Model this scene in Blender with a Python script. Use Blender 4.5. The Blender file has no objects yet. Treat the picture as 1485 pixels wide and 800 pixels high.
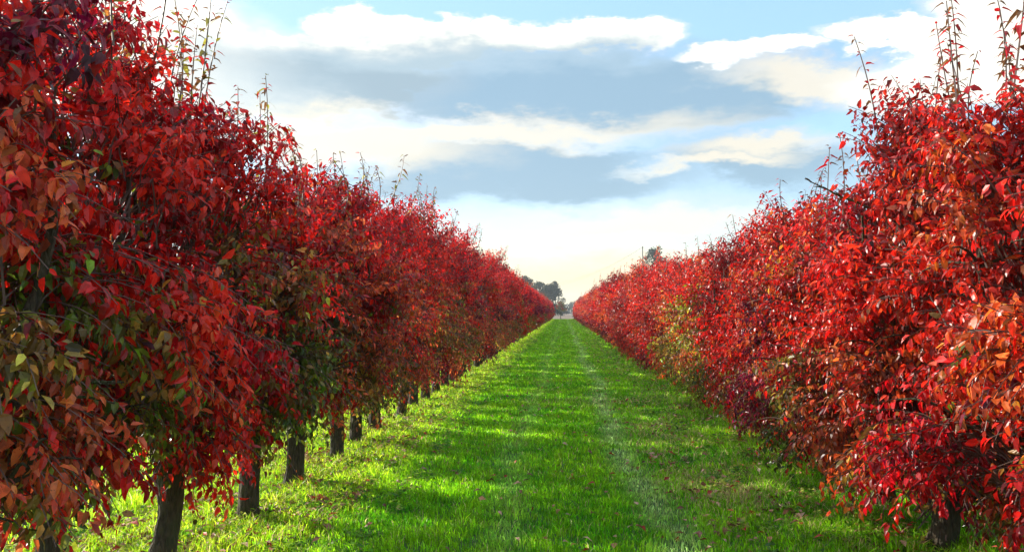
import bpy, math, random
import numpy as np
from mathutils import Vector

R = math.radians
SC = bpy.context.scene
COL = SC.collection
EYE = 1.6
F = 1165.0            # focal length in pixels of the 1485 px wide photograph

# ----------------------------------------------------------------- helpers
def tag(o, label=None, cat=None, group=None, kind=None):
    if label: o['label'] = label
    if cat: o['category'] = cat
    if group: o['group'] = group
    if kind: o['kind'] = kind
    return o

def empty(name, loc, rz=0.0):
    o = bpy.data.objects.new(name, None); COL.objects.link(o)
    o.location = loc; o.rotation_euler = (0, 0, rz); o.empty_display_size = 0.2
    return o

def link(name, me, parent=None):
    o = bpy.data.objects.new(name, me); COL.objects.link(o)
    if parent is not None: o.parent = parent
    return o

def mesh_tris(name, chunks, mats, smooth=False):
    """chunks: list of (verts Nx3, tris Mx3, colour Nx3 or None, material index)"""
    V, T, Cc, M = [], [], [], []
    off = 0
    for v, t, c, m in chunks:
        if len(v) == 0: continue
        V.append(v); T.append(t + off); off += len(v)
        Cc.append(np.ones((len(v), 3)) * 0.5 if c is None else c)
        M.append(np.full(len(t), m, dtype=np.int32))
    V = np.concatenate(V).astype(np.float32); T = np.concatenate(T).astype(np.int32)
    Cc = np.concatenate(Cc).astype(np.float32); M = np.concatenate(M)
    me = bpy.data.meshes.new(name)
    me.vertices.add(len(V)); me.vertices.foreach_set('co', V.ravel())
    me.loops.add(len(T) * 3); me.loops.foreach_set('vertex_index', T.ravel())
    me.polygons.add(len(T)); me.polygons.foreach_set('loop_start', np.arange(len(T), dtype=np.int32) * 3)
    me.polygons.foreach_set('material_index', M)
    me.polygons.foreach_set('use_smooth', np.full(len(T), smooth, dtype=bool))
    at = me.attributes.new('tint', 'FLOAT_COLOR', 'POINT')
    rgba = np.ones((len(V), 4), np.float32); rgba[:, :3] = Cc
    at.data.foreach_set('color', rgba.ravel())
    for m in mats: me.materials.append(m)
    me.update(calc_edges=True)
    return me

def unit(a):
    return a / np.maximum(np.linalg.norm(a, axis=-1, keepdims=True), 1e-9)

def vnoise(p, seed, freq=1.0):
    """smooth pseudo noise, about -1..1, from sums of rotated sines"""
    r = np.random.default_rng(seed)
    out = np.zeros(len(p)); amp = 0
    for k in range(7):
        d = r.normal(size=p.shape[1]); d /= np.linalg.norm(d)
        f = freq * r.uniform(0.6, 2.2); a = 1.0 / (0.6 + f / freq)
        out += a * np.sin(p @ d * f * 2 * math.pi + r.uniform(0, 7)); amp += a
    return out / amp * 1.7

# ------------------------------------------------------------------ tubes
def tubes(P, Rr, sides=5, rough=0.0, rng=None):
    """P (n,k,3) paths, Rr (n,k) radii"""
    n, k, _ = P.shape
    T = np.zeros_like(P); T[:, 1:-1] = P[:, 2:] - P[:, :-2]; T[:, 0] = P[:, 1] - P[:, 0]; T[:, -1] = P[:, -1] - P[:, -2]
    T = unit(T)
    ref = np.where(np.abs(T[:, :1, 2:3]) > 0.8, np.array([[[1.0, 0, 0]]]), np.array([[[0, 0, 1.0]]]))
    ref = np.broadcast_to(ref, T.shape)
    A = unit(np.cross(T, ref)); B = np.cross(T, A)
    an = np.arange(sides) / sides * 2 * math.pi
    rr = Rr[:, :, None] * np.ones(sides)
    if rough and rng is not None: rr = rr * (1 + rough * rng.normal(size=rr.shape))
    V = P[:, :, None, :] + rr[..., None] * (A[:, :, None, :] * np.cos(an)[None, None, :, None] + B[:, :, None, :] * np.sin(an)[None, None, :, None])
    V = V.reshape(-1, 3)
    i, j, s = np.meshgrid(np.arange(n), np.arange(k - 1), np.arange(sides), indexing='ij')
    a = (i * k + j) * sides + s; b = (i * k + j) * sides + (s + 1) % sides
    c = a + sides; d = b + sides
    tr = np.concatenate([np.stack([a, b, d], -1).reshape(-1, 3), np.stack([a, d, c], -1).reshape(-1, 3)])
    return V, tr

def bez(p0, p1, p2, k):
    t = np.linspace(0, 1, k)[None, :, None]
    return (1 - t) ** 2 * p0[:, None] + 2 * t * (1 - t) * p1[:, None] + t ** 2 * p2[:, None]

# ------------------------------------------------------------------ leaves
TPL = {
    0: (np.array([[0, 0], [.27, -1], [.27, 0], [.27, 1], [.66, -.8], [.66, 0], [.66, .8], [1, 0]]),
        np.array([[0, 2, 1], [0, 3, 2], [1, 2, 5], [1, 5, 4], [2, 3, 6], [2, 6, 5], [4, 5, 7], [5, 6, 7]])),
    1: (np.array([[0, 0], [.42, -1], [.46, 0], [.42, 1], [1, 0]]),
        np.array([[0, 2, 1], [0, 3, 2], [1, 2, 4], [2, 3, 4]])),
    2: (np.array([[0, 0], [.45, -1.05], [.45, 1.05], [1, 0]]),
        np.array([[0, 3, 1], [0, 2, 3]])),
}
def leaves(base, D, N, L, W, col, lod, rng, curl=0.28, fold=0.35):
    uv, tr = TPL[lod]
    n = len(base)
    D = unit(D); S = unit(np.cross(D, N)); N = np.cross(S, D)
    cu = rng.uniform(-0.1, 1.4, n) * curl; fo = rng.uniform(0.0, 1.3, n) * fold
    u = uv[None, :, 0]; w = uv[None, :, 1] * (W / 2 / L)[:, None]
    h = -cu[:, None] * u * u + np.abs(w) * fo[:, None]
    tw = rng.normal(0, 0.25, n)[:, None] * w * u
    V = base[:, None] + L[:, None, None] * (u[..., None] * D[:, None] + w[..., None] * S[:, None] + (h + tw)[..., None] * N[:, None])
    V = V.reshape(-1, 3)
    T = (tr[None] + (np.arange(n) * len(uv))[:, None, None]).reshape(-1, 3)
    return V, T, np.repeat(col, len(uv), axis=0)

# palette (linear leaf colours; bronze is darkened so shoots look backlit)
PAL = dict(
    crimson=(.42, .008, .012), red=(.66, .020, .010), scarlet=(.80, .050, .018), orange=(.72, .16, .025),
    copper=(.50, .15, .04), olive=(.27, .24, .035), green=(.15, .29, .025), lime=(.40, .55, .04), purple=(.17, .008, .035),
    gold=(.66, .34, .04), bronze=(.16, .07, .025))
PN = list(PAL); PC = np.array([PAL[k] for k in PN])
def weights(**k):
    return np.array([k.get(n, 0.0) for n in PN])
MOOD = {   # low / middle / high weights
    'leftnear': (weights(green=3.2, olive=3, copper=3, red=1.8, crimson=1.5, purple=1), weights(olive=1.6, copper=2.4, red=3.4, crimson=3, purple=1, orange=.5), weights(red=4, crimson=5, scarlet=1, purple=1.2, copper=.8)),
    'leftred': (weights(green=6, olive=2.5, copper=.5, red=5, scarlet=3, crimson=3), weights(red=5, scarlet=3, crimson=4, purple=.6, copper=.4, olive=1.6, green=.5), weights(red=4, crimson=5, scarlet=1, purple=.6, copper=.8, olive=.4)),
    'leftgreen': (weights(green=6, olive=4, copper=2, red=.6), weights(olive=5, green=2.0, copper=4, red=1.4, crimson=1.6, purple=.4), weights(red=3, crimson=4.5, copper=2.2, purple=.7, olive=1)),
    'left': (weights(olive=5, copper=3.4, green=2.8, red=1.0, crimson=1.2, purple=1), weights(copper=3.2, red=3.4, crimson=3.0, scarlet=1.2, olive=2.4, orange=.6, purple=.3), weights(red=5, crimson=4, scarlet=1.6, purple=.5)),
    'right': (weights(copper=3.4, crimson=3, red=1.6, olive=2.8, purple=2.4, orange=.6), weights(red=3.6, scarlet=3.6, crimson=2.6, orange=2.0, copper=1.4, purple=.4), weights(red=4, scarlet=2.6, crimson=3.4, orange=.6, copper=.6)),
    'rightcopper': (weights(copper=2.6, crimson=3, red=2.4, olive=3.4, purple=2.2, green=1.4), weights(orange=2.0, copper=1.4, scarlet=3, red=3.6, gold=.7, crimson=2.4), weights(red=4, scarlet=2.5, crimson=2.6, orange=1.2, copper=.5)),
    'rightlime': (weights(lime=8, olive=3.5, green=1, copper=.8, gold=1), weights(lime=7, gold=1.6, olive=2, orange=1.6, red=1.2, scarlet=.8), weights(red=5, scarlet=3, orange=1, gold=.3)),
}

def crown_w(z, zb, H, w):
    t = np.clip((z - zb) / (H - zb), 0, 1)
    return w * np.interp(t, [0, .12, .38, .65, .85, 1], [.26, .58, .98, .88, .56, .24])

def crown(rng, H, zb, wx, wy, ncl, per, lod, mood, seed, leafL=.078, gap=-.42, lean=0.0):
    # boughs: leafy masses with gaps between them
    nb = 27 if lod < 2 else 22
    bt = (np.arange(nb) + rng.uniform(0, 1, nb)) / nb
    bz = zb + .12 + (H - zb - .2) * bt
    bph = np.arange(nb) * 2.39996 + rng.normal(0, .45, nb)
    br = rng.uniform(.25, 1.0, nb) ** .6
    bw = crown_w(bz, zb, H, 1.0) * (1 + np.clip(rng.normal(0, .2, nb), -.3, .32))
    BR = rng.uniform(.17, .37, nb) * np.interp(bt, [0, .8, 1], [1, 1, .75])
    B = np.stack([np.cos(bph) * br * bw * wx * .86, np.sin(bph) * br * bw * wy * .95, bz + rng.normal(0, .08, nb)], 1)
    wt = BR ** 2.2; wt /= wt.sum()
    bi = rng.choice(nb, size=ncl, p=wt)
    u = unit(rng.normal(size=(ncl, 3))) * rng.uniform(0, 1, (ncl, 1)) ** .38
    C = B[bi] + u * BR[bi][:, None] * np.array([.95, 1.0, 1.0])
    free = rng.uniform(0, 1, ncl) < .05
    fz = zb + .2 + (H - zb - .3) * rng.uniform(0, 1, ncl); fp = rng.uniform(0, 6.3, ncl); fr = rng.uniform(0, .8, ncl) * crown_w(fz, zb, H, 1.0)
    C[free] = np.stack([np.cos(fp) * fr * wx, np.sin(fp) * fr * wy, fz], 1)[free]
    C[:, 2] = np.maximum(C[:, 2], zb * .7)
    ph = np.arctan2(C[:, 1], C[:, 0]); r = np.clip(np.hypot(C[:, 0] / wx, C[:, 1] / wy) / crown_w(C[:, 2], zb, H, 1.0), 0, 1.2)
    C[:, 0] += lean * (C[:, 2] - 1.5)
    n = len(C); z = C[:, 2]
    t = np.clip((z - zb) / (H - zb), 0, 1)
    out = np.stack([np.cos(ph), np.sin(ph), np.zeros(n)], 1) * (0.35 + .65 * r)[:, None]
    up = np.interp(t, [0, .3, .7, 1], [-.55, -.1, .55, 1.3])
    Dr = unit(out + .55 * u + np.stack([0 * up, 0 * up, up], 1) + rng.normal(0, .38, (n, 3)))
    Ls = rng.uniform(.2, .42, n)
    P0 = C - Dr * Ls[:, None] * .5
    P1 = C + np.array([0, 0, .03]); P2 = C + Dr * Ls[:, None] * .5 - np.array([0, 0, 1]) * (.10 * (1 - t * .9))[:, None]
    k = 5
    path = bez(P0, P1, P2, k)
    # joining twig back to the limbs
    J0 = P0 + unit(np.stack([-P0[:, 0] * .8, -P0[:, 1] * .8, -.25 - .5 * np.clip(P0[:, 2] - .9, -.3, 1)], 1)) * rng.uniform(.12, .34, (n, 1)) + rng.normal(0, .05, (n, 3))
    chunks = []
    if lod < 2:
        jm = (J0 + P0) / 2 + np.array([0, 0, .09])
        jp = bez(J0, jm, P0, 4)
        v, tr = tubes(path, np.linspace(.004, .0018, k)[None] * np.ones((n, 1)), 3)
        chunks.append((v, tr, None, 1))
        v, tr = tubes(jp[::2 if lod else 1], np.linspace(.006, .0035, 4)[None] * np.ones((len(jp[::2 if lod else 1]), 1)), 4)
        chunks.append((v, tr, None, 1))
    # cluster colours
    wl, wm, wh = MOOD[mood]
    tt = np.clip((z + .28 * vnoise(C, seed + 2, .9) - (zb + .25)) / (H - zb - .35), 0, 1)
    if mood == 'rightlime': tt = np.clip(tt * 1.08, 0, 1)
    a = np.clip(1 - tt / .42, 0, 1); c_ = np.clip((tt - .38) / .35, 0, 1); b = 1 - a - c_; b = np.clip(b, 0, 1)
    Wt = a[:, None] * wl + b[:, None] * wm + c_[:, None] * wh
    Wt = Wt * np.exp(1.3 * np.stack([vnoise(C, seed + 20 + i, .8) for i in range(len(PN))], 1))
    Wt /= Wt.sum(1, keepdims=True)
    same = np.zeros_like(Wt)
    for q_ in range(nb):        # a bough keeps mostly one colour
        k_ = bi == q_
        if k_.any():
            mw = Wt[k_].mean(0); same[k_, rng.choice(len(PN), p=mw / mw.sum())] = 1
    Wt = .3 * Wt + .7 * same
    cum = Wt.cumsum(1)
    pick = lambda m: None
    ci = (rng.uniform(0, 1, n)[:, None] > cum).sum(1).clip(0, len(PN) - 1)
    # leaves along shoots
    m = per
    s = np.tile(np.linspace(.06, 1, m), (n, 1)) + rng.normal(0, .02, (n, m))
    s = np.clip(s, 0, 1)[..., None]
    base = (1 - s) ** 2 * P0[:, None] + 2 * s * (1 - s) * P1[:, None] + s ** 2 * P2[:, None]
    tang = unit(2 * (1 - s) * (P1 - P0)[:, None] + 2 * s * (P2 - P1)[:, None])
    rv = unit(np.cross(tang, rng.normal(size=(n, m, 3))))
    drp = rng.uniform(.2, 1.7, (n, m, 1)) * np.interp(t, [0, 1], [1.15, .7])[:, None, None]
    D = unit(tang * .35 + rv * .95 + np.array([0, 0, -1.0]) * drp)
    base = base + D * rng.uniform(.012, .035, (n, m, 1))
    N = np.array([0, 0, 1.0]) * .9 + out[:, None, :] * .5 + rng.normal(0, .45, (n, m, 3))
    base = base.reshape(-1, 3); D = D.reshape(-1, 3); N = N.reshape(-1, 3)
    nl = len(base)
    L = leafL * rng.uniform(.45, 1.28, nl); Wd = L * rng.uniform(.40, .58, nl)
    lc = PC[np.repeat(ci, m)]
    # some leaves of a shoot take the next colour of its crown
    alt = rng.uniform(0, 1, nl) < .16
    ci2 = (rng.uniform(0, 1, nl)[:, None] > np.repeat(cum, m, axis=0)).sum(1).clip(0, len(PN) - 1)
    lc = np.where(alt[:, None], PC[ci2], lc)
    lc = lc * np.repeat(np.exp(rng.normal(0, .22, (nb, 1)))[bi] * np.exp(rng.normal(0, .2, (n, 1))), m, axis=0) * np.exp(rng.normal(-.05, .42, (nl, 1))) * np.exp(rng.normal(0, .2, (nl, 3)))
    if mood.startswith('left'): lc = lc * np.array([1.25, 1.1, 1.1])  # left row leaf colour raised to imitate its backlit glow
    lc = np.clip(lc * np.array([.70, .50, .58]), .003, .85)
    v, tr, c = leaves(base, D, N, L, Wd, lc, lod, rng, curl=.42, fold=.5)
    chunks.append((v, tr, c, 0))
    return chunks

def shoot_chunks(rng, p, h, lod, cols=('copper', 'red', 'olive', 'crimson')):
    """one upright water shoot with its small arching leaves"""
    p = np.array(p, float); top = p + np.array([rng.normal(0, .10), rng.normal(0, .10), h])
    mid = (p + top) / 2 + np.array([rng.normal(0, .06), rng.normal(0, .06), 0])
    P0, P1, P2 = p[None], mid[None], top[None]
    path = bez(P0, P1, P2, 7)
    v, tr = tubes(path, np.linspace(.0065, .003, 7)[None], 4)
    ch = [(v, tr, None, 1)]
    m = max(8, int(h / .026))
    s = np.sort(rng.uniform(.02, 1, m) ** .9)[:, None]; s[-2:] = [[.97], [1.]]
    base = (1 - s) ** 2 * P0 + 2 * s * (1 - s) * P1 + s ** 2 * P2
    an = np.arange(m) * 2.4 + rng.uniform(0, 6); an = an + rng.normal(0, .3, m)
    rv = np.stack([np.cos(an), np.sin(an), 0 * an], 1)
    D = unit(rv + np.array([0, 0, 1.0]) * rng.uniform(.1, .9, (m, 1)))
    base = base + D * .012
    N = np.array([0, 0, 1.0]) + rng.normal(0, .2, (m, 3))
    L = rng.uniform(.042, .062, m) * (1.2 - .35 * s[:, 0]) * rng.uniform(.6, 1.15, m); W = L * rng.uniform(.42, .58, m)
    cc = np.array([PAL[c] for c in cols]); ci = rng.integers(0, len(cols), m)
    c = cc[ci] * np.exp(rng.normal(0, .25, (m, 1)))
    v, tr, c = leaves(base, D, N, L, W, c, min(lod, 1), rng, curl=1.5, fold=.7)
    ch.append((v, tr, c, 0))
    return ch

def trunk_chunks(rng, lod, r0=.095, split=.75, H=3.0, wx=.8, wy=.7):
    k = 15 if lod == 0 else 8; sides = 18 if lod == 0 else 9
    z = np.linspace(-.06, split, k)
    bx = rng.normal(0, .022); by = rng.normal(0, .035)
    P = np.stack([bx * np.sin(z / split * 2.2), by * np.sin(z / split * 2.5), z], 1)[None]
    rr = r0 * (1 + .55 * np.exp(-(z + .06) / .09) + .18 * (z / split) ** 3)[None]
    v, tr = tubes(P, rr, sides)
    # knots and ridges
    an = np.arctan2(v[:, 1], v[:, 0])
    q = np.stack([np.cos(an), np.sin(an), v[:, 2] * 1.5], 1)
    f = 1 + .16 * vnoise(q, int(rng.integers(1e6)), .8) + .09 * vnoise(q, int(rng.integers(1e6)), 2.6) + .05 * np.sin(an * 7 + v[:, 2] * 6)
    cx = np.interp(v[:, 2], P[0, :, 2], P[0, :, 0]); cy = np.interp(v[:, 2], P[0, :, 2], P[0, :, 1])
    v[:, 0] = cx + (v[:, 0] - cx) * f; v[:, 1] = cy + (v[:, 1] - cy) * f
    return [(v, tr, None, 0)], P[0, -1]

def limb_chunks(rng, p, az, H, wx, wy, lod, r0=.05, low=False):
    out = np.array([math.cos(az) * wx * rng.uniform(.3, .55), math.sin(az) * wy * rng.uniform(.3, .55), 0])
    if low:
        P0 = p - np.array([0, 0, .06]); P2 = P0 + out * 1.25 + np.array([0, 0, rng.uniform(.15, .4)])
        P1 = P0 + out * .7 + np.array([0, 0, .32])
    else:
        P0 = p - np.array([0, 0, .10]); P2 = np.array([out[0] * 1.1, out[1] * 1.1, H * rng.uniform(.68, .80)])
        P1 = P0 + out * rng.uniform(.8, 1.2) + np.array([0, 0, (P2[2] - P0[2]) * .35])
    k = 10 if lod == 0 else 6
    path = bez(P0[None], P1[None], P2[None], k)
    path[0, 1:-1] += rng.normal(0, .022, (k - 2, 3))
    rad = (np.linspace(1, .18, k) * r0)[None]
    v, tr = tubes(path, rad, 9 if lod == 0 else 6, .06, rng)
    ch = [(v, tr, None, 0)]
    ns = (7 if lod == 0 else 3)
    i = rng.integers(2, k - 1, ns)
    b = path[0, i]
    d = unit(np.stack([rng.normal(0, 1, ns) + out[0], rng.normal(0, 1, ns) + out[1], rng.uniform(-.1, 1.0, ns)], 1)) * rng.uniform(.22, .42, (ns, 1))
    sp = bez(b, b + d * .5 + np.array([0, 0, .08]), b + d, 5)
    v, tr = tubes(sp, np.linspace(.011, .004, 5)[None] * np.ones((ns, 1)), 5)
    ch.append((v, tr, None, 0))
    return ch

# --------------------------------------------------------------- materials
def newmat(name):
    m = bpy.data.materials.new(name); m.use_nodes = True
    nt = m.node_tree; nt.nodes.clear()
    out = nt.nodes.new('ShaderNodeOutputMaterial')
    return m, nt, out
def nd(nt, typ, **kw):
    n = nt.nodes.new(typ)
    for k, v in kw.items():
        if k.startswith('i_'):
            key = k[2:]; n.inputs[int(key) if key.isdigit() else key.replace('_', ' ')].default_value = v
        else: setattr(n, k, v)
    return n

def leaf_material(name, trans=.45, rough=.33, spec=.5, tboost=1.0, sat=1.0, back=True):
    m, nt, out = newmat(name)
    at = nd(nt, 'ShaderNodeAttribute', attribute_name='tint')
    geo = nd(nt, 'ShaderNodeTexCoord')
    no = nd(nt, 'ShaderNodeTexNoise', i_Scale=38.0, i_Detail=2.0)
    nt.links.new(geo.outputs['Object'], no.inputs['Vector'])
    mr = nd(nt, 'ShaderNodeMapRange'); mr.inputs[1].default_value = .3; mr.inputs[2].default_value = .7; mr.inputs[3].default_value = .72; mr.inputs[4].default_value = 1.22
    nt.links.new(no.outputs['Fac'], mr.inputs[0])
    mul = nd(nt, 'ShaderNodeVectorMath', operation='SCALE')
    nt.links.new(at.outputs['Color'], mul.inputs[0]); nt.links.new(mr.outputs[0], mul.inputs['Scale'])
    sp = nd(nt, 'ShaderNodeTexNoise', i_Scale=170.0, i_Detail=1.0)
    nt.links.new(geo.outputs['Object'], sp.inputs['Vector'])
    m3 = nd(nt, 'ShaderNodeMapRange'); m3.inputs[1].default_value = .66; m3.inputs[2].default_value = .72; m3.inputs[3].default_value = 1.0; m3.inputs[4].default_value = .35
    nt.links.new(sp.outputs['Fac'], m3.inputs[0])
    mul2 = nd(nt, 'ShaderNodeVectorMath', operation='SCALE')
    nt.links.new(mul.outputs[0], mul2.inputs[0]); nt.links.new(m3.outputs[0], mul2.inputs['Scale']); mul = mul2
    pr = nd(nt, 'ShaderNodeBsdfPrincipled'); pr.inputs['Roughness'].default_value = rough
    pr.inputs['Specular IOR Level'].default_value = spec
    nt.links.new(mul.outputs[0], pr.inputs['Base Color'])
    tr = nd(nt, 'ShaderNodeBsdfTranslucent')
    m2 = nd(nt, 'ShaderNodeVectorMath', operation='SCALE'); m2.inputs['Scale'].default_value = tboost
    nt.links.new(mul.outputs[0], m2.inputs[0]); nt.links.new(m2.outputs[0], tr.inputs['Color'])
    mx = nd(nt, 'ShaderNodeMixShader'); mx.inputs[0].default_value = trans
    nt.links.new(pr.outputs[0], mx.inputs[1]); nt.links.new(tr.outputs[0], mx.inputs[2])
    nt.links.new(mx.outputs[0], out.inputs[0])
    return m

M_LEAF = leaf_material('pear_leaf', .44, .34, .45, 1.6)
M_GRASS = leaf_material('grass_blade', .55, .38, .25, 1.7)
M_LITTER = leaf_material('fallen_leaf', .15, .5, .3)
M_FARLEAF = leaf_material('far_foliage', .2, .6, .2)

def bark_material():
    m, nt, out = newmat('pear_bark')
    tc = nd(nt, 'ShaderNodeTexCoord'); mp = nd(nt, 'ShaderNodeMapping'); mp.inputs['Scale'].default_value = (26, 26, 7)
    nt.links.new(tc.outputs['Object'], mp.inputs[0])
    vo = nd(nt, 'ShaderNodeTexVoronoi', i_Scale=1.3, feature='DISTANCE_TO_EDGE'); nt.links.new(mp.outputs[0], vo.inputs['Vector'])
    no = nd(nt, 'ShaderNodeTexNoise', i_Scale=2.0, i_Detail=6.0); nt.links.new(mp.outputs[0], no.inputs['Vector'])
    no2 = nd(nt, 'ShaderNodeTexNoise', i_Scale=4.0, i_Detail=3.0); nt.links.new(tc.outputs['Object'], no2.inputs['Vector'])
    cr = nd(nt, 'ShaderNodeValToRGB')
    cr.color_ramp.elements[0].position = .3; cr.color_ramp.elements[0].color = (.026, .020, .010, 1)
    cr.color_ramp.elements[1].position = .7; cr.color_ramp.elements[1].color = (.095, .070, .038, 1)
    nt.links.new(no.outputs['Fac'], cr.inputs[0])
    mr = nd(nt, 'ShaderNodeMapRange'); mr.inputs[1].default_value = .48; mr.inputs[2].default_value = .66
    nt.links.new(no2.outputs['Fac'], mr.inputs[0])
    mx = nd(nt, 'ShaderNodeMixRGB'); mx.inputs[2].default_value = (.045, .065, .012, 1)
    nt.links.new(mr.outputs[0], mx.inputs[0]); nt.links.new(cr.outputs[0], mx.inputs[1])
    pr = nd(nt, 'ShaderNodeBsdfPrincipled'); pr.inputs['Roughness'].default_value = .85
    nt.links.new(mx.outputs[0], pr.inputs['Base Color'])
    ad = nd(nt, 'ShaderNodeMath', operation='ADD'); nt.links.new(vo.outputs['Distance'], ad.inputs[0]); nt.links.new(no.outputs['Fac'], ad.inputs[1])
    bu = nd(nt, 'ShaderNodeBump', i_Strength=1.0, i_Distance=.035); nt.links.new(ad.outputs[0], bu.inputs['Height'])
    nt.links.new(bu.outputs[0], pr.inputs['Normal'])
    nt.links.new(pr.outputs[0], out.inputs[0])
    return m
M_BARK = bark_material()

def twig_material():
    m, nt, out = newmat('twig_bark')
    tc = nd(nt, 'ShaderNodeTexCoord'); no = nd(nt, 'ShaderNodeTexNoise', i_Scale=14.0, i_Detail=4.0); nt.links.new(tc.outputs['Object'], no.inputs['Vector'])
    cr = nd(nt, 'ShaderNodeValToRGB'); cr.color_ramp.elements[0].color = (.05, .022, .018, 1); cr.color_ramp.elements[1].color = (.17, .10, .075, 1)
    nt.links.new(no.outputs['Fac'], cr.inputs[0])
    pr = nd(nt, 'ShaderNodeBsdfPrincipled'); pr.inputs['Roughness'].default_value = .55
    nt.links.new(cr.outputs[0], pr.inputs['Base Color']); nt.links.new(pr.outputs[0], out.inputs[0])
    return m
M_TWIG = twig_material()

def plain(name, c, rough=.8, scale=6., var=.3):
    m, nt, out = newmat(name)
    tc = nd(nt, 'ShaderNodeTexCoord'); no = nd(nt, 'ShaderNodeTexNoise', i_Scale=scale, i_Detail=5.0); nt.links.new(tc.outputs['Object'], no.inputs['Vector'])
    cr = nd(nt, 'ShaderNodeValToRGB'); cr.color_ramp.elements[0].position = .3; cr.color_ramp.elements[1].position = .7
    cr.color_ramp.elements[0].color = (*[x * (1 - var) for x in c], 1); cr.color_ramp.elements[1].color = (*[x * (1 + var) for x in c], 1)
    nt.links.new(no.outputs['Fac'], cr.inputs[0])
    pr = nd(nt, 'ShaderNodeBsdfPrincipled'); pr.inputs['Roughness'].default_value = rough
    nt.links.new(cr.outputs[0], pr.inputs['Base Color']); nt.links.new(pr.outputs[0], out.inputs[0])
    return m

# --------------------------------------------------------------- ground
def ground_material():
    m, nt, out = newmat('turf')
    tc = nd(nt, 'ShaderNodeTexCoord')
    n1 = nd(nt, 'ShaderNodeTexNoise', i_Scale=.9, i_Detail=5.0); n2 = nd(nt, 'ShaderNodeTexNoise', i_Scale=14.0, i_Detail=6.0); n3 = nd(nt, 'ShaderNodeTexNoise', i_Scale=60.0, i_Detail=3.0)
    for n in (n1, n2, n3): nt.links.new(tc.outputs['Object'], n.inputs['Vector'])
    c1 = nd(nt, 'ShaderNodeValToRGB'); e = c1.color_ramp.elements
    e[0].position = .3; e[0].color = (.018, .085, .006, 1); e[1].position = .72; e[1].color = (.075, .19, .018, 1)
    nt.links.new(n1.outputs['Fac'], c1.inputs[0])
    c2 = nd(nt, 'ShaderNodeValToRGB'); e = c2.color_ramp.elements
    e[0].position = .35; e[0].color = (.012, .05, .004, 1); e[1].position = .7; e[1].color = (.10, .21, .02, 1)
    nt.links.new(n2.outputs['Fac'], c2.inputs[0])
    mx = nd(nt, 'ShaderNodeMixRGB'); mx.inputs[0].default_value = .5
    nt.links.new(c1.outputs[0], mx.inputs[1]); nt.links.new(c2.outputs[0], mx.inputs[2])
    # far beyond the orchard: dry pinkish field
    sep = nd(nt, 'ShaderNodeSeparateXYZ'); nt.links.new(tc.outputs['Object'], sep.inputs[0])
    mr = nd(nt, 'ShaderNodeMapRange'); mr.inputs[1].default_value = 158.; mr.inputs[2].default_value = 164.
    nt.links.new(sep.outputs[1], mr.inputs[0])
    mx2 = nd(nt, 'ShaderNodeMixRGB'); mx2.inputs[2].default_value = (.19, .13, .085, 1)
    nt.links.new(mr.outputs[0], mx2.inputs[0]); nt.links.new(mx.outputs[0], mx2.inputs[1])
    pr = nd(nt, 'ShaderNodeBsdfPrincipled'); pr.inputs['Roughness'].default_value = .8
    nt.links.new(mx2.outputs[0], pr.inputs['Base Color'])
    bu = nd(nt, 'ShaderNodeBump', i_Strength=.8, i_Distance=.05); nt.links.new(n3.outputs['Fac'], bu.inputs['Height'])
    nt.links.new(bu.outputs[0], pr.inputs['Normal']); nt.links.new(pr.outputs[0], out.inputs[0])
    return m
gv = np.array([[-900, -120, 0], [900, -120, 0], [900, 1100, 0], [-900, 1100, 0]], float)
g = link('ground', mesh_tris('ground', [(gv, np.array([[0, 1, 2], [0, 2, 3]]), None, 0)], [ground_material()]))
tag(g, kind='structure')

TRACKS = (-.50, .70)
def track_amount(x, y):
    wob = .07 * np.sin(y * .42) + .04 * np.sin(y * 1.1 + 1)
    a = np.zeros(len(x))
    for c, s in zip(TRACKS, (.3, .9)):
        a = np.maximum(a, s * np.exp(-((x - c - wob) / .15) ** 2))
    return a

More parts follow.
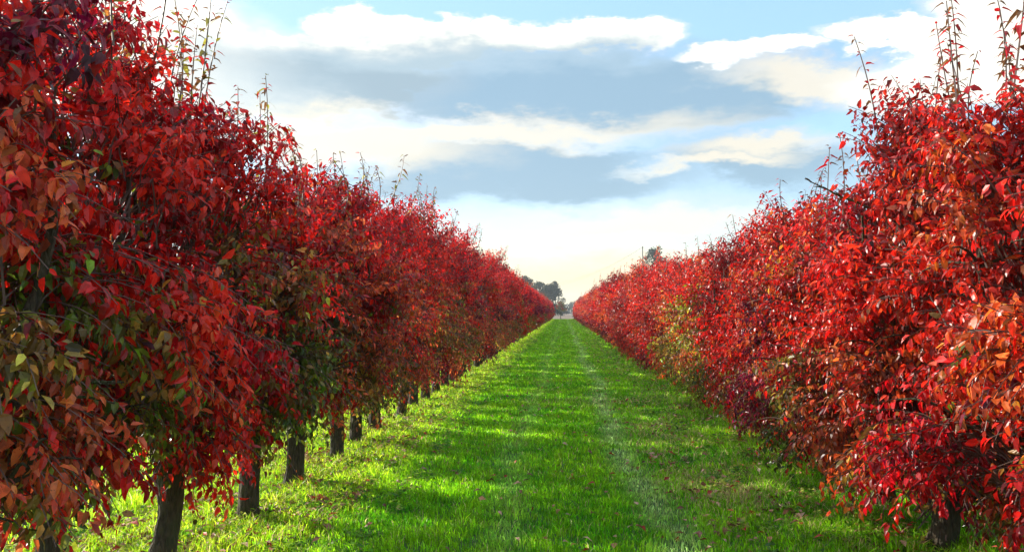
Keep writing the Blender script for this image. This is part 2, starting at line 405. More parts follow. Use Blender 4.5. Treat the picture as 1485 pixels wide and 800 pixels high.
def grass_object():
    rng = np.random.default_rng(11)
    X, Y, K = [], [], []
    def scatter(x0, x1, y0, y1, dens):
        n = int((x1 - x0) * (y1 - y0) * dens)
        X.append(rng.uniform(x0, x1, n)); Y.append(rng.uniform(y0, y1, n))
    scatter(-3.6, 3.0, 4.2, 8, 3600)
    scatter(-3.6, 3.0, 8, 13, 2500)
    scatter(-3.2, 2.9, 13, 22, 1400)
    scatter(-3.0, 2.8, 22, 40, 600)
    scatter(-2.8, 2.7, 40, 80, 200)
    scatter(-2.8, 2.7, 80, 157, 70)
    scatter(-8.5, -3.6, 3.0, 9, 1300)
    scatter(-12, -3.4, 9, 20, 420)
    scatter(-9, -3.2, 20, 45, 120)
    scatter(3.0, 6, 4, 12, 700)
    x = np.concatenate(X); y = np.concatenate(Y)
    # only what the photograph could see, with a margin for a step to the side
    sx = (x + 0.0) / np.maximum(y, .1)
    k = (sx > -.95) & (sx < .85)
    x, y = x[k], y[k]
    p2 = np.stack([x, y], 1)
    tr = track_amount(x, y) * np.clip(.85 + .7 * vnoise(p2, 9, 1.1), 0, 1)
    n1 = vnoise(p2, 3, .35); n2 = vnoise(p2, 4, 1.4); n3 = vnoise(p2, 6, 4.0)
    strip = np.clip((np.abs(x + .1) - 1.35) / .7, 0, 1)       # unmown strip near the trees
    keep = rng.uniform(0, 1, len(x)) > (.35 * tr + .18 * (n3 > .5) + .25 * strip * (n2 > .45))
    x, y, tr, n1, n2, n3, strip = [a[keep] for a in (x, y, tr, n1, n2, n3, strip)]
    n = len(x)
    d = np.hypot(x, y)
    h = (.055 + .022 * n2 + .025 * strip * (1 + .8 * n2)) * rng.uniform(.55, 1.5, n) * (1 - .45 * tr)
    h = np.clip(h, .02, .26) * (1 + np.clip((d - 20) / 100, 0, .6))
    w = np.clip(.0042 + .0009 * d, .006, .11) * rng.uniform(.6, 1.3, n) * .8
    th = rng.uniform(0, 2 * math.pi, n)
    fx, fy = np.cos(th), np.sin(th)
    ln = rng.uniform(.1, .9, n) * h; la = rng.uniform(0, 2 * math.pi, n)
    bx, by = np.cos(la) * ln, np.sin(la) * ln
    z0 = -.004
    V = np.zeros((n, 5, 3))
    V[:, 0] = np.stack([x - fx * w / 2, y - fy * w / 2, np.full(n, z0)], 1)
    V[:, 1] = np.stack([x + fx * w / 2, y + fy * w / 2, np.full(n, z0)], 1)
    V[:, 2] = np.stack([x - fx * w * .38 + bx * .3, y - fy * w * .38 + by * .3, h * .6], 1)
    V[:, 3] = np.stack([x + fx * w * .38 + bx * .3, y + fy * w * .38 + by * .3, h * .6], 1)
    V[:, 4] = np.stack([x + bx, y + by, h * rng.uniform(.8, 1.0, n)], 1)
    T = np.array([[0, 1, 3], [0, 3, 2], [2, 3, 4]])
    T = (T[None] + (np.arange(n) * 5)[:, None, None]).reshape(-1, 3)
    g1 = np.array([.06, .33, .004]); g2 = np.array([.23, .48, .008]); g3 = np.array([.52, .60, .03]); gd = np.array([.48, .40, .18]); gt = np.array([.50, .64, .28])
    a = np.clip(.5 + .55 * n1 + .35 * n2 + rng.normal(0, .25, n), 0, 1)[:, None]
    c = g1 * (1 - a) + g2 * a
    s = (np.clip(strip * 1.3 * (x < 0) + .15 + .3 * n3, 0, 1) * rng.uniform(0, 1, n))[:, None]  # left strip blades yellower and brighter, sunlight put into their colour
    c = c * (1 - s) + g3 * s
    dead_or_lit = (rng.uniform(0, 1, n) < .035 + .06 * ((x > .8) & (n2 + n3 > .2)) + .06 * strip)[:, None]
    patch = np.exp(-(((x - 1.4) / .45) ** 2 + ((y - 7.4) / .8) ** 2)) + .7 * np.exp(-(((x - 1.25) / .4) ** 2 + ((y - 10.5) / 1.6) ** 2)) + .6 * np.exp(-(((x - .9) / 1.1) ** 2 + ((y - 14.4) / .5) ** 2))  # dead patches; last term puts a sunlit cross band into the colour
    dead_or_lit = dead_or_lit | (rng.uniform(0, 1, n) < .55 * patch)[:, None]
    c = np.where(dead_or_lit, gd, c)
    t2 = (tr * rng.uniform(.3, 1.0, n))[:, None]
    c = c * (1 - t2) + gt * t2
    c = c * np.exp(rng.normal(0, .34, (n, 1)) + .22 * n3[:, None])
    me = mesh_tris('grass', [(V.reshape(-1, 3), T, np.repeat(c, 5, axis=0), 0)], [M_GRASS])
    o = link('grass', me)
    tag(o, 'mown green grass of the aisle with two worn wheel tracks', 'grass', kind='stuff')
grass_object()

LX_ = -2.45
def weeds_and_litter():
    rng = np.random.default_rng(21)
    # low broad-leaved weeds along both tree lines
    cx, cy = [], []
    for x0, x1, y0, y1, n in ((-3.4, -1.25, 4.2, 14, 520), (-3.0, -1.4, 14, 45, 620), (1.25, 2.6, 5.0, 16, 330), (1.4, 2.6, 16, 45, 300), (-7, -3.4, 4, 14, 160)):
        cx.append(rng.uniform(x0, x1, n)); cy.append(rng.uniform(y0, y1, n))
    cx = np.concatenate(cx); cy = np.concatenate(cy); n = len(cx)
    k = 26
    R_ = rng.uniform(.06, .17, n)
    a = rng.uniform(0, 2 * math.pi, (n, k)); r = np.sqrt(rng.uniform(0, 1, (n, k))) * R_[:, None]
    hz = rng.uniform(.03, .14, (n, 1)) * (1 - (r / R_[:, None]) ** 2 * .7) * rng.uniform(.5, 1.1, (n, k))
    base = np.stack([cx[:, None] + r * np.cos(a), cy[:, None] + r * np.sin(a), hz], -1).reshape(-1, 3)
    D = np.stack([np.cos(a), np.sin(a), rng.uniform(-.3, .6, (n, k))], -1).reshape(-1, 3)
    N = np.array([0, 0, 1.]) + rng.normal(0, .3, base.shape)
    m = len(base); L = rng.uniform(.022, .05, m) * (1 + np.clip((base[:, 1] - 12) / 30, 0, .8)); W = L * rng.uniform(.6, .95, m)
    pal = np.array([[.10, .26, .015], [.20, .34, .03], [.06, .17, .012], [.33, .36, .06]])
    col = pal[np.repeat(rng.integers(0, 4, n), k)] * np.exp(rng.normal(0, .25, (m, 1)))
    v, t, c = leaves(base, D, N, L, W, col, 1, rng)
    tag(link('weeds', mesh_tris('weeds', [(v, t, c, 0)], [M_GRASS])), 'low leafy weeds growing in clumps along the tree lines', 'weeds', kind='stuff')
    # fallen leaves
    P = []
    for x0, x1, y0, y1, nn, sg in ((-3.5, -1.7, 3.8, 12, 3200, 0), (-3.2, -1.7, 12, 40, 2200, 0), (.9, 2.5, 4.5, 14, 1300, 0), (1.0, 2.4, 14, 45, 1200, 0), (-1.7, 1.2, 4.5, 20, 420, 0), (-7, -3.5, 4, 14, 250, 0)):
        x = rng.uniform(x0, x1, nn * 2); y = rng.uniform(y0, y1, nn * 2)
        kk = vnoise(np.stack([x, y], 1), 77, .5) > rng.uniform(-.6, .7, nn * 2)
        P.append(np.stack([x[kk], y[kk]], 1)[:nn])
    for ty in np.arange(2.85, 24, 1.15):          # drifts round the trunks
        P.append(np.stack([LX_ + rng.normal(.1, .38, 110), ty + rng.normal(0, .4, 110)], 1)); P.append(np.stack([2.3 + rng.normal(0, .4, 60), ty + rng.normal(0, .4, 60)], 1))
    P.append(np.stack([rng.normal(1.4, .35, 90), rng.normal(7.4, .6, 90)], 1))
    P = np.concatenate(P); m = len(P)
    base = np.stack([P[:, 0], P[:, 1], rng.uniform(.025, .075, m)], 1)
    th = rng.uniform(0, 2 * math.pi, m)
    D = np.stack([np.cos(th), np.sin(th), rng.normal(0, .25, m)], 1); N = np.array([0, 0, 1.]) + rng.normal(0, .35, (m, 3))
    L = rng.uniform(.045, .085, m); W = L * rng.uniform(.45, .65, m)
    pal = np.array([[.30, .13, .07], [.42, .20, .11], [.40, .04, .02], [.20, .09, .05], [.50, .30, .20]])
    col = pal[rng.integers(0, 5, m)] * np.exp(rng.normal(0, .3, (m, 1)))
    v, t, c = leaves(base, D, N, L, W, np.clip(col, 0, .8), 1, rng, curl=.5, fold=.6)
    tag(link('fallen_leaves', mesh_tris('fallen_leaves', [(v, t, c, 0)], [M_LITTER])), 'brown and red fallen leaves scattered in the grass', 'fallen leaves', kind='stuff')
weeds_and_litter()

# --------------------------------------------------------------- orchard trees
def build_tree(seed, x, y, lod, H, zb, wx, wy, mood, label, group, ncl, per, nshoots=0, split=.75, r0=.078, leafL=.078, shoot_h=(.4, .85), gap=-.42, shoot_cols=('bronze', 'crimson', 'bronze', 'bronze', 'olive'), shoot_at=None, name='pear_tree', lean=0.0, limbs=None):
    rng = np.random.default_rng(seed)
    root = empty(name, (x, y, 0))
    tag(root, label, 'tree', group)
    ch, top = trunk_chunks(rng, lod, r0, split)
    limb_az = np.arange(5) * 2 * math.pi / 5 + rng.uniform(0, 6)
    if lod == 0:
        link('trunk', mesh_tris('pear_trunk', ch, [M_BARK], True), root)
        for a in limb_az:
            link('limb', mesh_tris('pear_limb', limb_chunks(rng, top, a, H, wx, wy, lod), [M_BARK], True), root)
        link('limb', mesh_tris('pear_limb', limb_chunks(rng, top, rng.uniform(-.5, .5) + (0 if x < 0 else math.pi), H, wx, wy, lod, .028, True), [M_BARK], True), root)
    else:
        for a in limb_az: ch += limb_chunks(rng, top, a, H, wx, wy, lod)
        link('trunk', mesh_tris('pear_trunk', ch, [M_BARK], True), root)
    cc = crown(rng, H, zb, wx, wy, ncl, per, lod, mood, seed, leafL, gap, lean)
    sh = []
    for i in range(nshoots):
        if shoot_at is not None and i < len(shoot_at): px, py, hh = shoot_at[i]
        else:
            px = rng.normal(0, .28 * wx / .8); py = rng.uniform(-.9, .9) * wy * .75; hh = rng.uniform(*shoot_h)
        sh.append(shoot_chunks(rng, (px, py, H - .22), hh + .2, lod, shoot_cols))
    if lod == 0:
        link('crown', mesh_tris('pear_crown', cc, [M_LEAF, M_TWIG]), root)
        for s in sh: link('shoot', mesh_tris('pear_shoot', s, [M_LEAF, M_TWIG]), root)
    else:
        for s in sh: cc += s
        link('crown', mesh_tris('pear_crown', cc, [M_LEAF, M_TWIG]), root)
    return root

def copy_tree(src, x, y, rz, sc, label, group):
    r = src.copy(); COL.objects.link(r)
    r.location = (x, y, 0); r.rotation_euler = (0, 0, rz); r.scale = sc
    tag(r, label, 'tree', group)
    for ch in list(src.children):
        c = ch.copy(); COL.objects.link(c); c.parent = r
    return r

GL = 'pear trees standing in the left row'
GR = 'pear trees standing in the right row'
LX, RX = -2.45, 2.56
near_left = [
    # y, H, zb, mood, nshoots, label
    (2.85, 3.1, 1.02, 'leftred', 6, 'nearest left pear tree, big red and olive leaves filling the left edge'),
    (3.93, 3.08, .84, 'leftred', 10, 'left pear tree with its trunk in the bottom left corner'),
    (4.97, 2.92, .76, 'leftred', 12, 'left pear tree over the nearest full dark trunk, above sunlit grass'),
    (6.10, 2.55, .80, 'leftgreen', 9, 'left pear tree with greenish lower leaves, second full trunk from the left'),
    (7.30, 2.70, .72, 'leftgreen', 5, 'left pear tree with copper and green leaves over the third full trunk'),
    (8.50, 2.98, .68, 'left', 8, 'left pear tree just before the one with the low hanging red branch'),
    (9.60, 3.02, .42, 'left', 7, 'left pear tree with a red branch hanging almost to the grass'),
    (10.7, 3.12, .64, 'left', 6, 'left pear tree with straight dark trunk, just past the low hanging branch'),
    (11.85, 3.15, .6, 'left', 6, 'left pear tree with a slimmer trunk, right behind the straight dark one'),
    (13.1, 3.25, .55, 'left', 4, 'left pear tree with the last clearly visible trunk'),
]
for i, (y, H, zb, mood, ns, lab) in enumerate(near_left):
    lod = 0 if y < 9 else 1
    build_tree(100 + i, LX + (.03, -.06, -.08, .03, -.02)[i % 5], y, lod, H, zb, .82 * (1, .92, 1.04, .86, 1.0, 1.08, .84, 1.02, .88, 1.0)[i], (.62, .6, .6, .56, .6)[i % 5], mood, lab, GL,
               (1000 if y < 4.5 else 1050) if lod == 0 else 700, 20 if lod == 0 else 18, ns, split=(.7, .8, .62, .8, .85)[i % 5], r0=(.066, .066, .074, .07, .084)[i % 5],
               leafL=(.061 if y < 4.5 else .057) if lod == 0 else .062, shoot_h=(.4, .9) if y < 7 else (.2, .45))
near_right = [
    (3.35, 2.95, .62, 'rightcopper', 4, 'nearest right pear tree, copper and orange crown cut by the right edge'),
    (4.50, 2.9, .42, 'rightcopper', 9, 'right pear tree with tall thin shoots and trunk at the right edge'),
    (5.65, 3.02, .30, 'rightcopper', 8, 'right pear tree with gold lower leaves and bare twig poking left'),
    (6.75, 2.40, .42, 'right', 6, 'right pear tree glossy red all over, just past the bare twig'),
    (7.90, 2.45, .36, 'rightcopper', 3, 'right pear tree in the notch of the skyline, with orange copper low leaves'),
    (9.05, 2.74, .44, 'right', 5, 'right pear tree with scarlet tips rising just past the skyline notch'),
    (10.2, 2.6, .30, 'right', 5, 'right pear tree with dark copper lower leaves, just past the scarlet tipped one'),
    (11.35, 2.6, .36, 'right', 4, 'all red right pear tree directly before the pale green ones'),
]
for i, (y, H, zb, mood, ns, lab) in enumerate(near_right):
    lod = 0 if y < 8.5 else 1
    t = build_tree(200 + i, RX + (.0, .04, -.03, .03, -.02)[i % 5], y, lod, H, zb, .86 * (1, 1.0, 1.05, .84, .78, 1.08, .86, .98)[i], (.62, .62, .62, .55, .55)[i % 5], mood, lab, GR,
               1400 if lod == 0 else 850, 20 if lod == 0 else 18, ns, split=(.7, .8, .62)[i % 3], leafL=.055 if lod == 0 else .06,
               shoot_h=(.35, .75) if y < 7 else (.2, .42), shoot_cols=('bronze', 'crimson', 'crimson', 'bronze'))
    if i == 2:   # bare dead branch reaching into the sky
        rng = np.random.default_rng(5)
        P0 = np.array([[-.05, .0, 2.05], ]); P2 = np.array([[-.80, .05, 2.50]])
        main = bez(P0, np.array([[-.35, 0, 2.32]]), P2, 9); main[0, 1:-1] += rng.normal(0, .012, (7, 3))
        ch = [(*tubes(main, np.linspace(.014, .004, 9)[None], 6), None, 0)]
        b = main[0, [5, 6, 6, 7, 7, 8, 8]]; dd = unit(rng.normal(0, 1, (7, 3)) + np.array([-.6, 0, .5])) * rng.uniform(.05, .13, (7, 1))
        ch.append((*tubes(bez(b, b + dd * .5 + [0, 0, .01], b + dd, 4), np.linspace(.006, .003, 4)[None] * np.ones((7, 1)), 4), None, 0))
        link('dead_branch', mesh_tris('dead_branch', ch, [M_BARK], True), t)

# middle and far stretches: prototypes of each kind, then copies
rnd = random.Random(8)
def stretch(xrow, ys, protos, labels, groups, hs, jit=.06):
    for y in ys:
        src = rnd.choice(protos)
        s = hs(y) * rnd.uniform(.88, 1.07)
        copy_tree(src, xrow + rnd.uniform(-jit, jit), y + rnd.uniform(-.08, .08), rnd.choice((0, math.pi)) + rnd.uniform(-.3, .3),
                  (rnd.uniform(.82, 1.12), rnd.uniform(.9, 1.08), s), labels(y), groups)

def ys_from(a, b, step):
    out = []; y = a
    while y < b: out.append(y); y += step
    return out

mid_l_lab = 'red pear tree mid left row, its leaves reaching down to the grass'
far_l_lab = 'small distant red pear tree in the far end of the left row'
mid_r_lab = 'bright red pear tree in the right row, past the pale green ones'
far_r_lab = 'small distant red pear tree in the far end of the right row'
# left
P1 = []
for j, y in enumerate((14.25, 15.4, 16.55, 17.7, 18.85)):
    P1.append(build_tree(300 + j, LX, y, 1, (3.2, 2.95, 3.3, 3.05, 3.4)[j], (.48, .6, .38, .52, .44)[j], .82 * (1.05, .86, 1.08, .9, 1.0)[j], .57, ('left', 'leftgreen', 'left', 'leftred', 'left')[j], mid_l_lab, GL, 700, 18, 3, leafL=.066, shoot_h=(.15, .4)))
P2 = []
for j, y in enumerate((32.65, 33.8, 34.95, 36.1)):
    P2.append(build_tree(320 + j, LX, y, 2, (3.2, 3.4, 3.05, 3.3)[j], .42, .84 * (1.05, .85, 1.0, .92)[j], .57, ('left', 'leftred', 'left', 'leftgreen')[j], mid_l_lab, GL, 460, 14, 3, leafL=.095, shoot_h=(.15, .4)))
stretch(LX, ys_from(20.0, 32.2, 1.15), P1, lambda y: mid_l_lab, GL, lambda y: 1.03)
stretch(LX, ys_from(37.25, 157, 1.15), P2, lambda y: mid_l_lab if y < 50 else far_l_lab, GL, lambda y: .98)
# right
lime = [(12.5, 'nearest of the right pear trees with pale green lower leaves'),
        (13.65, 'second nearest of the right pear trees with pale green lower leaves'),
        (14.8, 'third nearest of the right pear trees with pale green lower leaves'),
        (15.95, 'fourth nearest of the right pear trees with pale green lower leaves'),
        (17.1, 'farthest of the right pear trees with pale green lower leaves')]
for j, (y, lab) in enumerate(lime):
    build_tree(350 + j, RX, y, 1, (2.5, 2.65, 2.5, 2.75, 2.65)[j], .3, .88 * (1.05, .95, 1.06, .9, 1.0)[j], .62, 'rightlime', lab, GR, 720, 18, 2, leafL=.064, shoot_h=(.15, .35))
Q1 = []
for j, y in enumerate((18.25, 19.4, 20.55, 21.7, 22.85)):
    Q1.append(build_tree(370 + j, RX, y, 1, (2.65, 2.85, 2.55, 2.85, 3.0)[j], .3, .86 * (1.05, .84, 1., .9, 1.08)[j], .57, 'right', mid_r_lab, GR, 700, 18, 3, leafL=.066, shoot_h=(.15, .4), shoot_cols=('red', 'scarlet', 'copper')))
Q2 = []
for j, y in enumerate((32.05, 33.2, 34.35, 35.5)):
    Q2.append(build_tree(390 + j, RX, y, 2, (3.05, 3.2, 2.8, 3.0)[j], .28, .86 * (1.05, .84, 1., .9, 1.08)[j], .57, 'right', mid_r_lab, GR, 460, 14, 3, leafL=.095, shoot_h=(.15, .4), shoot_cols=('red', 'scarlet', 'copper')))
stretch(RX, ys_from(24.0, 31.6, 1.15), Q1, lambda y: mid_r_lab, GR, lambda y: 1.0)
stretch(RX, ys_from(36.65, 157, 1.15), Q2, lambda y: mid_r_lab if y < 50 else far_r_lab, GR, lambda y: 1.03)
# the next row on the right, seen only through gaps
stretch(RX + 4.9, ys_from(6.5, 22, 1.3), Q1, lambda y: 'pear tree of the next row, glimpsed through gaps in the right row', 'pear trees of the next row to the right', lambda y: .97)

# --------------------------------------------------------------- far background
def far_tree(seed, x, y, H, W, cols, label, name='tall_tree', n=2600, leaf=.55, group=None, trunk_r=.3, zb=.12, cat='tree'):
    rng = np.random.default_rng(seed)
    root = empty(name, (x, y, 0)); tag(root, label, cat, group)
    k = 8; P = np.stack([np.linspace(0, rng.normal(0, .3), k), np.zeros(k), np.linspace(-.1, H * .8, k)], 1)[None]
    ch = [(*tubes(P, (np.linspace(1, .25, k) * trunk_r)[None], 8), None, 0)]
    nb = 9; i = rng.integers(2, k - 1, nb); b = P[0, i]; a = rng.uniform(0, 6.3, nb)
    d = np.stack([np.cos(a) * W * .42, np.sin(a) * W * .42, rng.uniform(.08, .25, nb) * H], 1)
    ch.append((*tubes(bez(b, b + d * .5 - [0, 0, .3], b + d, 5), np.linspace(.4, .1, 5)[None] * trunk_r * np.ones((nb, 1)), 5), None, 0))
    link('trunk', mesh_tris('tall_trunk', ch, [M_BARK], True), root)
    nc = 26
    cz = rng.uniform(zb + .12, .93, nc) ** .8 * H
    cr = np.interp(cz / H, [0, .3, .6, 1], [.7, 1, .85, .3]) * W / 2 * np.sqrt(rng.uniform(0, 1, nc)); ca = rng.uniform(0, 6.3, nc)
    C = np.stack([cr * np.cos(ca), cr * np.sin(ca), cz], 1); CR = rng.uniform(.12, .24, nc) * W
    ci = rng.integers(0, nc, n)
    u = unit(rng.normal(size=(n, 3))) * rng.uniform(0, 1, (n, 1)) ** .4
    base = C[ci] + u * CR[ci][:, None] * np.array([1, 1, .75])
    D = rng.normal(size=(n, 3)) + [0, 0, -.3]; N = rng.normal(size=(n, 3)) + [0, 0, .6]
    L = leaf * rng.uniform(.6, 1.3, n)
    cols = np.array(cols); col = cols[rng.integers(0, len(cols), nc)][ci] * np.exp(rng.normal(0, .25, (n, 1)))
    v, t, c = leaves(base, D, N, L, L * .7, col, 1, rng)
    link('crown', mesh_tris('tall_crown', [(v, t, c, 0)], [M_FARLEAF]), root)
    return root
DG = [(.035, .055, .02), (.05, .07, .03), (.03, .045, .022)]
GB = 'dark trees beyond the end of the left row'
far_tree(1, -12.6, 268, 13.6, 7, DG, 'thin topped dark tree just above the left row, leftmost beyond its end', group=GB)
far_tree(2, -8.0, 262, 11.6, 7.5, DG, 'rounded dark tree beyond the left row, second from the left', group=GB, zb=.0, n=3600)
far_tree(3, -3.6, 256, 10.6, 7.0, DG, 'dense dark bluish tree closest to the gap at the aisle end', group=GB, n=4800, zb=-.05)
far_tree(4, -2.9, 300, 13.4, 3.0, DG, 'narrow dark treetop peeking above the dense dark one', group=GB, n=1200, leaf=.45)
far_tree(8, -.6, 285, 6.2, 5.0, [(.06, .07, .035)], 'low olive bush at the foot of the dense dark tree', 'bush', group=GB, n=1500, leaf=.4, zb=-.1)
far_tree(5, 27.0, 245, 22.0, 9.0, DG, 'dark round treetop rising behind the right row', n=3000)
far_tree(6, 5.5, 420, 6.6, 6, [(.05, .06, .04)], 'pale bare-looking tree far off in the gap at the aisle end', n=900, leaf=.4)
far_tree(7, -.55, 160, 3.7, 2.4, [(.35, .05, .03), (.2, .16, .04), (.12, .12, .03)], 'small reddish green tree standing alone at the end of the aisle', name='young_tree', n=900, leaf=.17, trunk_r=.08, zb=.28)
# distant hedge across the end
rng = np.random.default_rng(9)
n = 15000
hx = rng.uniform(-160, 160, n); hh = 4.6 + 2.0 * vnoise(np.stack([hx, hx * 0], 1), 2, .05)
base = np.stack([hx, 480 + rng.normal(0, 1.5, n), rng.uniform(0, 1, n) * hh], 1)
v, t, c = leaves(base, rng.normal(size=(n, 3)), rng.normal(size=(n, 3)), rng.uniform(.8, 1.6, n), rng.uniform(.6, 1.1, n), np.array([[.05, .055, .045]]) * np.exp(rng.normal(0, .25, (n, 1))), 1, rng)
tag(link('hedgerow', mesh_tris('hedgerow', [(v, t, c, 0)], [M_FARLEAF])), 'far grey-green belt of scrub along the horizon', 'hedgerow', kind='stuff')

# air between here and the far trees
def haze():
    x0, x1, y0, y1, z0, z1 = -903, 903, -123, 1103, -1.0, 25.0
    v = np.array([[x, y, z] for z in (z0, z1) for y in (y0, y1) for x in (x0, x1)], float)
    q = [[0, 2, 3, 1], [4, 5, 7, 6], [0, 1, 5, 4], [2, 6, 7, 3], [0, 4, 6, 2], [1, 3, 7, 5]]
    t = np.array([[f[0], f[1], f[2]] for f in q] + [[f[0], f[2], f[3]] for f in q])
    m, nt, out = newmat('air')
    pv = nd(nt, 'ShaderNodeVolumePrincipled'); pv.inputs['Color'].default_value = (.86, .92, 1, 1); pv.inputs['Density'].default_value = HAZE; pv.inputs['Anisotropy'].default_value = .3
    nt.links.new(pv.outputs[0], out.inputs['Volume'])
    tag(link('haze', mesh_tris('haze', [(v, t, None, 0)], [m])), 'thin pale haze in the distant air', 'haze', kind='stuff')
HAZE = .00045
haze()

# utility pole and wires behind the right row
M_POLE = plain('weathered_wood', (.13, .11, .09), .8, 3.)
M_WIRE = plain('wire_metal', (.08, .08, .08), .5, 3.)
def pole(x, y, H, label):
    root = empty('utility_pole', (x, y, 0)); tag(root, label, 'utility pole', 'poles carrying the overhead wires')
    P = np.array([[[0, 0, -.2], [0, 0, H * .5], [0, 0, H]]])
    link('post', mesh_tris('pole_post', [(*tubes(P, np.array([[.17, .14, .11]]), 10), None, 0)], [M_POLE], True), root)
    A = np.array([[[0, -1.1, H - .45], [0, 0, H - .43], [0, 1.1, H - .45]]])
    link('crossarm', mesh_tris('pole_crossarm', [(*tubes(A, np.full((1, 3), .07), 6), None, 0)], [M_POLE]), root)
    for s in (-1, 0, 1):
        q = np.array([[[0, s * 1.0, H - .40], [0, s * 1.0, H - .25], [0, s * 1.0, H - .17]]])
        link('insulator', mesh_tris('pole_insulator', [(*tubes(q, np.array([[.04, .07, .04]]), 6), None, 0)], [M_WIRE]), root)
pole(19.6, 200, 17.6, 'thin utility pole beside the dark round treetop behind the right row')
pole(-32, 200, 12.0, 'thin utility pole hidden behind the left row, carrying the other wire ends')
for s in (-1, 0, 1):
    P0 = np.array([[-32., 200 + s, 11.85]]); P2 = np.array([[19.6, 200 + s, 17.45]])
    w = bez(P0, (P0 + P2) / 2 - np.array([0, 0, 14.4 + s * .6]), P2, 24)
    tag(link('overhead_wire', mesh_tris('overhead_wire', [(*tubes(w, np.full((1, 24), .009), 4), None, 0)], [M_WIRE])),
        'thin overhead wire sagging across the pale sky low over the aisle end', 'wire', 'overhead wires between the poles')

# --------------------------------------------------------------- light and sky
SUN_AZ, SUN_EL = R(-66), R(26)      # left of the rows' direction and ahead
sdir = Vector((math.sin(SUN_AZ) * math.cos(SUN_EL), math.cos(SUN_AZ) * math.cos(SUN_EL), math.sin(SUN_EL)))
sl = bpy.data.lights.new('sun', 'SUN'); sl.energy = 5.0; sl.angle = R(.6); sl.color = (1.0, .93, .80)
so = bpy.data.objects.new('sun', sl); COL.objects.link(so); so.rotation_euler = sdir.to_track_quat('Z', 'Y').to_euler()

w = bpy.data.worlds.new('World'); SC.world = w; w.use_nodes = True
nt = w.node_tree; nt.nodes.clear()
wout = nd(nt, 'ShaderNodeOutputWorld')
sky = nd(nt, 'ShaderNodeTexSky', sky_type='NISHITA'); sky.sun_disc = False; sky.sun_elevation = SUN_EL; sky.sun_rotation = SUN_AZ
sky.air_density = 1.0; sky.dust_density = .6; sky.ozone_density = 1.5
bg1 = nd(nt, 'ShaderNodeBackground'); bg1.inputs[1].default_value = .15
nt.links.new(sky.outputs[0], bg1.inputs[0])
tc = nd(nt, 'ShaderNodeTexCoord')
sep = nd(nt, 'ShaderNodeSeparateXYZ'); nt.links.new(tc.outputs['Generated'], sep.inputs[0])
def M(op, a, b=None, c=None, clamp=False):
    n = nd(nt, 'ShaderNodeMath', operation=op); n.use_clamp = clamp
    for i, v in enumerate((a, b, c)):
        if v is None: continue
        if isinstance(v, (int, float)): n.inputs[i].default_value = v
        else: nt.links.new(v, n.inputs[i])
    return n.outputs[0]
X_, Y_, Z_ = sep.outputs
az = M('ARCTAN2', X_, Y_)
hyp = M('SQRT', M('ADD', M('MULTIPLY', X_, X_), M('MULTIPLY', Y_, Y_)))
el = M('ARCTAN2', Z_, hyp)
# seamless cloud coordinates: the direction itself, stretched vertically
mp = nd(nt, 'ShaderNodeMapping'); mp.inputs['Scale'].default_value = (1.0, 1.0, 2.6); nt.links.new(tc.outputs['Generated'], mp.inputs[0])
def noise(scale, detail, rough=.55, off=0.):
    n = nd(nt, 'ShaderNodeTexNoise', i_Scale=scale, i_Detail=detail, i_Roughness=rough)
    if off:
        m2 = nd(nt, 'ShaderNodeMapping'); m2.inputs['Location'].default_value = (off, off * .7, off * 1.3)
        nt.links.new(mp.outputs[0], m2.inputs[0]); nt.links.new(m2.outputs[0], n.inputs['Vector'])
    else: nt.links.new(mp.outputs[0], n.inputs['Vector'])
    return n.outputs['Fac']
nA = noise(5.0, 7.0); nB = noise(5.5, 7.0, .55, 3.1); nC = noise(16., 6., .6, 7.7); nE = noise(38., 5., .6, 5.3); nD = noise(3.0, 6.0, .5, 11.)
azw = M('ADD', az, M('MULTIPLY', M('SUBTRACT', nA, .5), .22))
elw = M('ADD', el, M('ADD', M('MULTIPLY', M('SUBTRACT', nB, .5), .075), M('ADD', M('MULTIPLY', M('SUBTRACT', nC, .5), .045), M('MULTIPLY', M('SUBTRACT', nE, .5), .018))))
def px(x, y):
    a = math.atan((x - 817) / F); return a, math.atan((451 - y) / F * math.cos(a))
def blob(x, y, rx, ry, soft=.5, rot=0.):
    a, e = px(x, y)
    u = M('SUBTRACT', azw, a); v = M('SUBTRACT', elw, e)
    c, s = math.cos(rot), math.sin(rot)
    u2 = M('DIVIDE', M('ADD', M('MULTIPLY', u, c), M('MULTIPLY', v, s)), rx / F)
    v2 = M('DIVIDE', M('SUBTRACT', M('MULTIPLY', v, c), M('MULTIPLY', u, s)), ry / F)
    r2 = M('SQRT', M('ADD', M('MULTIPLY', u2, u2), M('MULTIPLY', v2, v2)))
    n = nd(nt, 'ShaderNodeMapRange', interpolation_type='SMOOTHSTEP')
    n.inputs[1].default_value = 1 + soft * .5; n.inputs[2].default_value = 1 - soft * .5
    nt.links.new(r2, n.inputs[0])
    return n.outputs[0]
def union(L):
    o = L[0]
    for q in L[1:]: o = M('MAXIMUM', o, q)
    return o
cur = None
def layer(col_in, mask, col, op=1.0):
    mx = nd(nt, 'ShaderNodeMixRGB'); mx.inputs[2].default_value = (*col, 1)
    if isinstance(col_in, tuple): mx.inputs[1].default_value = (*col_in, 1)
    else: nt.links.new(col_in, mx.inputs[1])
    f = M('MULTIPLY', mask, op); nt.links.new(f, mx.inputs[0])
    return mx.outputs[0]
WHITE = (.80, .78, .70); CREAM = (.70, .62, .47); GREY = (.205, .305, .385); PALE = (.37, .47, .53)
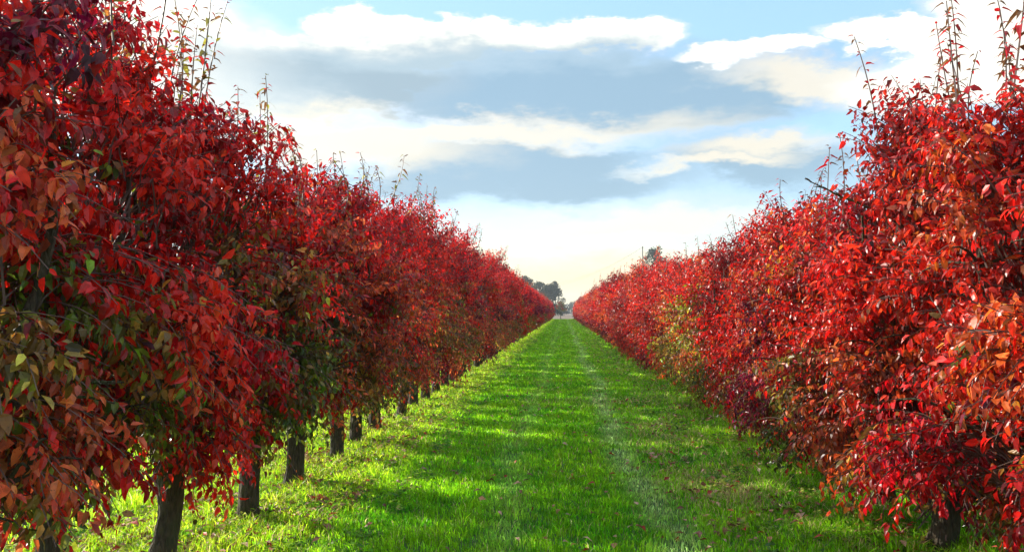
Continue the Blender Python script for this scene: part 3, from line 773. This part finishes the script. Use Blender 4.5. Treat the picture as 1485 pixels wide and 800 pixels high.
# unseen high cloud for other directions, made bright to add ambient light
gen = nd(nt, 'ShaderNodeMapRange', interpolation_type='SMOOTHSTEP'); gen.inputs[1].default_value = .36; gen.inputs[2].default_value = .54
nt.links.new(nD, gen.inputs[0])
outside = M('MAXIMUM', M('MULTIPLY', M('SUBTRACT', M('ABSOLUTE', az), .62), 6., clamp=True), M('MULTIPLY', M('SUBTRACT', el, .42), 6., clamp=True))
genm = M('MULTIPLY', gen.outputs[0], outside)
hor = nd(nt, 'ShaderNodeMapRange', interpolation_type='SMOOTHSTEP'); hor.inputs[1].default_value = .22; hor.inputs[2].default_value = .01
nt.links.new(el, hor.inputs[0])
col = layer((.40, .66, .86), genm, (1.05, 1.0, .9))
fac_parts = [genm]
def add(L, c, op):
    global col
    m = union(L); col = layer(col, m, c, op); fac_parts.append(M('MULTIPLY', m, op))
veil = nd(nt, 'ShaderNodeValue'); veil.outputs[0].default_value = 1.0
add([veil.outputs[0]], (.27, .48, .66), .55)
add([hor.outputs[0]], PALE, .6)
add([blob(760, 255, 420, 60, .9), blob(420, 200, 300, 40, .9)], PALE, .6)
add([blob(330, 90, 330, 62, .35), blob(620, 52, 130, 32, .3), blob(760, 48, 90, 28, .3), blob(890, 50, 95, 28, .3), blob(150, 60, 230, 100, .5), blob(520, 40, 90, 30, .3)], WHITE, 1.)
add([blob(750, 122, 440, 58, .75, -.02), blob(1000, 150, 230, 40, .9)], GREY, .9)
add([blob(660, 80, 360, 18, 1.5, .0), blob(330, 140, 130, 50, 1.5)], PALE, .55)
add([blob(730, 232, 260, 34, .8), blob(1100, 240, 150, 40, .9, -.12), blob(640, 262, 200, 30, 1.3), blob(830, 262, 230, 30, 1.3)], GREY, .88)
add([blob(690, 188, 330, 22, 1.1, .02), blob(470, 200, 200, 40, 1.1), blob(1110, 215, 110, 16, 1.3), blob(1220, 130, 150, 24, 1., -.25), blob(1050, 240, 110, 10, 1.1)], CREAM, .85)
add([blob(900, 325, 230, 28, 1.2), blob(800, 385, 220, 40, 1.2)], CREAM, .75)
add([blob(600, 318, 130, 22, 1.2), blob(1010, 300, 120, 14, 1.2)], PALE, .6)
add([blob(1078, 76, 85, 18, .4), blob(1245, 65, 85, 24, .35, -.25), blob(1440, 60, 130, 75, .4), blob(1390, 110, 130, 40, .5)], WHITE, 1.)
add([blob(820, 425, 420, 75, 1.5)], (.72, .63, .40), 1.)
FAC = union(fac_parts)
bg2 = nd(nt, 'ShaderNodeBackground'); bg2.inputs[1].default_value = 1.0; nt.links.new(col, bg2.inputs[0])
mxs = nd(nt, 'ShaderNodeMixShader'); nt.links.new(FAC, mxs.inputs[0]); nt.links.new(bg1.outputs[0], mxs.inputs[1]); nt.links.new(bg2.outputs[0], mxs.inputs[2])
nt.links.new(mxs.outputs[0], wout.inputs[0])

# --------------------------------------------------------------- camera
cam = bpy.data.cameras.new('camera'); co = bpy.data.objects.new('camera', cam); COL.objects.link(co)
cam.sensor_width = 36; cam.lens = 36 * F / 1485; cam.clip_end = 9000; cam.clip_start = .05
yaw = math.atan((817 - 742.5) / F); pitch = math.atan((451 - 400) / F)
co.location = (0, 0, EYE); co.rotation_euler = (math.pi / 2 + pitch, 0, yaw)
SC.camera = co

SC.view_settings.view_transform = 'Standard'; SC.view_settings.look = 'None'
SC.view_settings.exposure = 0.74; SC.view_settings.gamma = 1.0; SC.view_settings.use_curve_mapping = False
cy = SC.cycles; cy.max_bounces = 8; cy.diffuse_bounces = 3; cy.transmission_bounces = 6; cy.glossy_bounces = 2
